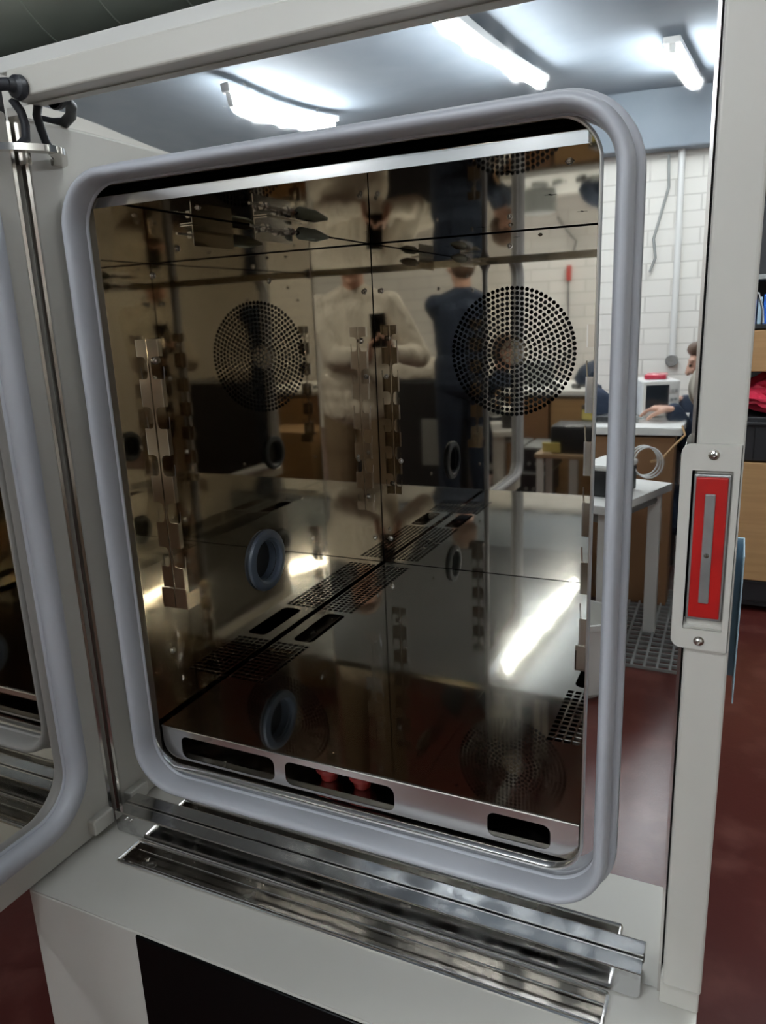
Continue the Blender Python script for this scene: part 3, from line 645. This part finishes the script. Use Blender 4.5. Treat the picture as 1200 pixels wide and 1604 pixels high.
# floor grating
plate('floor_grate', [(.22, -3.0), (.66, -3.0), (.66, -2.1), (.22, -2.1)], [sq(.25 + i * .047, -2.97 + j * .047, .019) for i in range(9) for j in range(19)], .012, XY(GZ + .007), M['grey_metal'])
tag(bpy.data.objects['floor_grate'], 'dark square-mesh grate lying on the floor below the low table', 'grate')
bm = BM(); lathe(bm, (.30, -1.88, GZ), (0, 0, 1), [(.10, 0), (.13, .27), (.135, .27), (.135, .29), (.125, .29), (.12, .02), (0, .02)], 28)
tag(obj('bucket', bm, M['white'], None, True), 'white plastic bucket on the red-brown floor by the table leg', 'bucket')
# coil of orange-red cable
bm = BM(); pts = []
for k in range(180):
    a = k * .28; r_ = .17 + .05 * math.sin(k * .37) ; pts.append((1.72 + r_ * 1.4 * math.cos(a), -3.83 + r_ * math.sin(a), GZ + .012 + .0006 * k + .01 * math.sin(k * .9)))
tube(bm, pts, .008, 6); tag(obj('cable_coil', bm, M['red_soft'], None, True), 'coil of orange-red cable on the floor behind the photographer', 'cable')
# grey cabinet behind
gc = thing('equipment_cabinet', 'dark grey equipment cabinet with a vented panel behind the photographer', 'cabinet', (1.6, -3.0, GZ))
bm = BM(); box(bm, (1.0, -3.4, GZ), (2.2, -2.75, .14), .03, 4); obj('body', bm, M['black_plastic'], gc)
bm = BM(); box(bm, (1.05, -2.755, -.5), (1.35, -2.742, -.15), .004)
for k in range(7): box(bm, (1.07, -2.745, -.47 + k * .045), (1.33, -2.736, -.455 + k * .045))
obj('vent_panel', bm, M['grey_metal'], gc)
bm = BM(); bmesh.ops.create_icosphere(bm, subdivisions=3, radius=1)
for v in bm.verts: v.co = Vector((v.co.x * .45, v.co.y * .22, max(v.co.z, -.2) * .13)) * (1 + .08 * math.sin(9 * v.co.x)) + Vector((1.42, -3.0, .17))
tag(obj('folded_cover', bm, M['cream'], None, True), 'cream padded cover lying on the dark grey cabinet', 'cover')

# ================================================================ PEOPLE
def capsule(bm, p0, r0, p1, r1, seg=16):
    p0, p1 = Vector(p0), Vector(p1); d = p1 - p0; L = d.length
    prof = []
    for k in range(6): a = -PI / 2 + k * (PI / 2) / 6; prof.append((r0 * math.cos(a), r0 * math.sin(a)))
    for k in range(7): a = k * (PI / 2) / 6; prof.append((r1 * math.cos(a), L + r1 * math.sin(a)))
    lathe(bm, p0, d, prof, seg)
def chain(bm, pts):
    for (p0, r0), (p1, r1) in zip(pts, pts[1:]): capsule(bm, p0, r0, p1, r1)
def ell(bm, c, s, rot=None):
    r = bmesh.ops.create_icosphere(bm, subdivisions=3, radius=1)
    for v in r['verts']:
        q = Vector((v.co.x * s[0], v.co.y * s[1], v.co.z * s[2]))
        if rot is not None: q = rot @ q
        v.co = q + Vector(c)
def fuse(name, bm, material, parent, voxel=.007, sm=4):
    bmesh.ops.recalc_face_normals(bm, faces=bm.faces)
    me = bpy.data.meshes.new(name); bm.to_mesh(me); bm.free()
    t = bpy.data.objects.new(name, me); COL.objects.link(t)
    r = t.modifiers.new('r', 'REMESH'); r.mode = 'VOXEL'; r.voxel_size = voxel; r.use_smooth_shade = True
    s = t.modifiers.new('s', 'SMOOTH'); s.iterations = sm; s.factor = .5
    me2 = bpy.data.meshes.new_from_object(t.evaluated_get(bpy.context.evaluated_depsgraph_get()))
    bpy.data.objects.remove(t); bpy.data.meshes.remove(me); me2.name = name
    return link(name, me2, material, parent)
def hand(bm, wrist, fwd, palm_n, side, curl=.5, s=1.0):
    """fwd: direction of the fingers, palm_n: the way the palm faces, side: +1 thumb along cross(fwd, palm_n)"""
    f = Vector(fwd).normalized(); n = Vector(palm_n); n = (n - f * n.dot(f)).normalized(); l = f.cross(n) * side
    W_ = Vector(wrist)
    for k in range(4):
        o = (.030 - .020 * k) * s
        capsule(bm, W_ + l * o * .7, .014 * s, W_ + f * .085 * s + l * o, .0115 * s, 10)
    lens = [.072, .080, .074, .058]
    for k in range(4):
        base = W_ + f * .085 * s + l * (.030 - .020 * k) * s; d = f.copy(); r_ = .0092 * s; seg = lens[k] * s
        for j, fr in enumerate((.45, .32, .25)):
            d = (d * math.cos(curl) + n * math.sin(curl)).normalized(); e = base + d * seg * fr
            capsule(bm, base, r_, e, r_ * .9, 10); base = e; r_ *= .9
    t0 = W_ + f * .022 * s + l * .030 * s; d = (f * .6 + l * .75 + n * .25).normalized()
    t1 = t0 + d * .04 * s; d2 = (f * .85 + l * .2 + n * .45).normalized(); t2 = t1 + d2 * .034 * s; t3 = t2 + (d2 + n * .3).normalized() * .024 * s
    chain(bm, [(t0, .014 * s), (t1, .0115 * s), (t2, .0105 * s), (t3, .009 * s)])
def person(label, P, yaw, wr, seated=0, top='cream', bottom='khaki', hand_dirs=None, head_tilt=-.25):
    """P: ground point, faces local +y turned by yaw; wr: wrist targets (world) right, left"""
    Rz = Matrix.Rotation(yaw, 3, 'Z'); P = Vector(P)
    g = lambda x, y, z: P + Rz @ Vector((x, y, z))
    drop = seated
    t = thing('person', label, 'person', P, yaw)
    body = BM(); sh_ = BM(); tr_ = BM(); hair = BM(); shoes = BM()
    hipz = .93 - drop
    # legs
    for s in (-1, 1):
        hip = g(s * .09, 0, hipz)
        if seated: knee = g(s * .13, .40, hipz + .06); ank = g(s * .13, .38, .10)
        else: knee = g(s * .105, .02, .50); ank = g(s * .12, -.02, .09)
        chain(body, [(hip, .085), (knee, .055), (ank, .038)])
        toe = g(s * .14, (.38 if seated else -.02) + .15, .045)
        chain(body, [(ank, .036), (toe, .032)])
        mid = (hip + knee) / 2
        chain(tr_, [(hip, .112), (mid, .100), (knee, .080), ((knee + ank) / 2, .078), (ank + Vector((0, 0, .0)), .072)])
        chain(shoes, [(g(s * .12, (.36 if seated else -.05), .045), .046), (toe, .042)])
    capsule(tr_, g(-.06, 0, hipz + .0), .115, g(.06, 0, hipz + .0), .115); capsule(tr_, g(0, 0, hipz), .115, g(0, 0, hipz + .10), .10)
    # trunk
    z = lambda h: h - drop
    for b_, k in ((body, 1.0), (sh_, 1.22)):
        chain(b_, [(g(-.055, 0, z(1.02)), .095 * k), (g(-.075, .0, z(1.22)), .098 * k), (g(-.11, .0, z(1.37)), .082 * k)])
        chain(b_, [(g(.055, 0, z(1.02)), .095 * k), (g(.075, .0, z(1.22)), .098 * k), (g(.11, .0, z(1.37)), .082 * k)])
        chain(b_, [(g(0, .0, z(1.0)), .10 * k), (g(0, .01, z(1.2)), .11 * k), (g(0, 0, z(1.38)), .09 * k)])
        capsule(b_, g(-.165, 0, z(1.43)), .050 * k, g(.165, 0, z(1.43)), .050 * k); capsule(b_, g(-.13, 0, z(1.44)), .055 * k, g(0, 0, z(1.50)), .052 * k); capsule(b_, g(.13, 0, z(1.44)), .055 * k, g(0, 0, z(1.50)), .052 * k)
    for q_ in (.93, .99, 1.05): capsule(sh_, g(-.065, 0, z(q_)), .136, g(.065, 0, z(q_)), .136)
    # neck and head
    nk = g(0, .0, z(1.48)); hd = g(0, .045, z(1.665))
    chain(body, [(nk, .058), (g(0, .02, z(1.60)), .055)])
    Rh = Rz @ Matrix.Rotation(head_tilt, 3, 'X')
    h = lambda x, y, q: hd + Rh @ Vector((x, y, q))
    ell(body, hd + Rh @ Vector((0, 0, .02)), (.076, .095, .105), Rh); ell(body, h(0, .025, -.045), (.058, .068, .068), Rh)
    capsule(body, h(0, .075, -.095), .022, h(0, .06, -.08), .03)
    chain(body, [(h(0, .094, .025), .010), (h(0, .112, -.018), .014)]); 
    for s in (-1, 1): ell(body, h(s * .079, -.005, -.005), (.010, .020, .032), Rh); capsule(body, h(s * .032, .093, -.012), .010, h(s * .022, .093, -.018), .010); capsule(body, h(s * .018, .090, .038), .010, h(s * .048, .080, .036), .009)
    capsule(body, h(-.022, .094, -.055), .0085, h(.022, .094, -.055), .0085)
    ell(hair, h(0, -.018, .045), (.088, .098, .092), Rh); ell(hair, h(0, -.05, -.01), (.080, .065, .080), Rh); ell(hair, h(0, .055, .085), (.065, .04, .035), Rh)
    # arms
    for i, s in enumerate((1, -1)):
        shd = g(s * .185, 0, z(1.43)); wri = Vector(wr[i])
        d = wri - shd; L1, L2 = .30, .265; dist = min(d.length, L1 + L2 - .01)
        a = (L1 ** 2 - L2 ** 2 + dist ** 2) / (2 * dist); hh = math.sqrt(max(L1 ** 2 - a ** 2, 0)); dn = d.normalized()
        pole = g(s * .75, -.35, -1) - P; pole = pole - dn * pole.dot(dn); elb = shd + dn * a + pole.normalized() * hh
        wri = shd + dn * dist if d.length > L1 + L2 else wri
        chain(body, [(shd, .050), (elb, .040), (wri, .027)])
        chain(sh_, [(shd, .074), ((shd + elb) / 2, .068), (elb, .060), ((elb + wri) / 2, .052), (wri - (wri - elb).normalized() * .01, .040)])
        fd, pn, sd = hand_dirs[i]
        hand(body, wri + (wri - elb).normalized() * .01, fd, pn, sd, .42)
    fuse('body', body, M['skin'], t, .0055, 3)
    fuse('sweatshirt', sh_, M[top], t, .008, 5); fuse('trousers', tr_, M[bottom], t, .009, 5)
    fuse('hair', hair, M['hair'], t, .007, 2); fuse('shoes', shoes, M['black_rubber'], t, .008, 3)
    for s in (-1, 1):
        e = BM(); ell(e, h(s * .031, .0935, .014), (.0115, .006, .007), Rh); obj('eye', e, M['eye'], t, True)
    return t
# the phone, just behind the viewpoint
ph = thing('smartphone', 'dark smartphone held upright in both hands by the person in the cream sweatshirt', 'phone', CAM - CF * .012 - CU * .055)
bm = BM(); vs = box(bm, (-.037, -.080, -.0045), (.037, .080, .0045), .004, 3)
C0 = CAM - CF * .0095 - CU * .060 - CR * .018
for v in vs: v.co = C0 + CR * v.co.x + CU * v.co.y + CF * v.co.z
obj('case', bm, M['black_gloss'], ph)
bm = BM(); vs = box(bm, (-.034, -.075, -.0052), (.034, .075, -.0044)); 
for v in vs: v.co = C0 + CR * v.co.x + CU * v.co.y + CF * v.co.z
obj('screen', bm, M['screen'], ph)
hr = C0 + CR * .055 - CU * .065 - CF * .035; hl = C0 - CR * .060 - CU * .060 - CF * .035
person('photographer in a cream sweatshirt and brown trousers holding up a phone', (1.05, -1.14, GZ), .28, [hr - CU * .075 - CF * .04, hl - CU * .075 - CF * .04],
       hand_dirs=[(CU * .85 + CF * .35 - CR * .1, CF * .3 - CR, 1), (CU * .85 + CF * .35 + CR * .1, CF * .3 + CR, -1)])
person('person in a dark navy jacket standing with one hand on the grey cabinet', (.90, -2.42, GZ), -PI * .80, [(1.02, -2.82, .345), (.72, -2.75, .10)], top='navy', bottom='navy',
       hand_dirs=[((.3, -1, 0), (0, 0, -1), 1), ((0, -.3, -1), (1, 0, 0), -1)])
st = thing('stool', 'black round stool under the brown-haired person at the workbench', 'stool', (.70, -3.22, GZ))
bm = BM(); cyl(bm, (.70, -3.22, GZ + .16), (.70, -3.22, GZ + .20), .17, seg=28); obj('seat', bm, M['black_plastic'], st, True)
for k in range(4):
    a = k * PI / 2 + .6; bm = BM(); cyl(bm, (.70 + .10 * math.cos(a), -3.22 + .10 * math.sin(a), GZ + .16), (.70 + .18 * math.cos(a), -3.22 + .18 * math.sin(a), GZ), .012, seg=10); obj('leg', bm, M['zinc'], st, True)
person('brown-haired person in dark clothes seated low at the right end of the workbench', (.69, -3.22, GZ), PI / 2, [(.53, -3.37, BZ + .05), (.50, -3.00, BZ + .05)], seated=.58, top='navy', bottom='navy',
       hand_dirs=[((-1, .2, 0), (0, 0, -1), 1), ((-1, -.1, 0), (0, 0, -1), -1)])
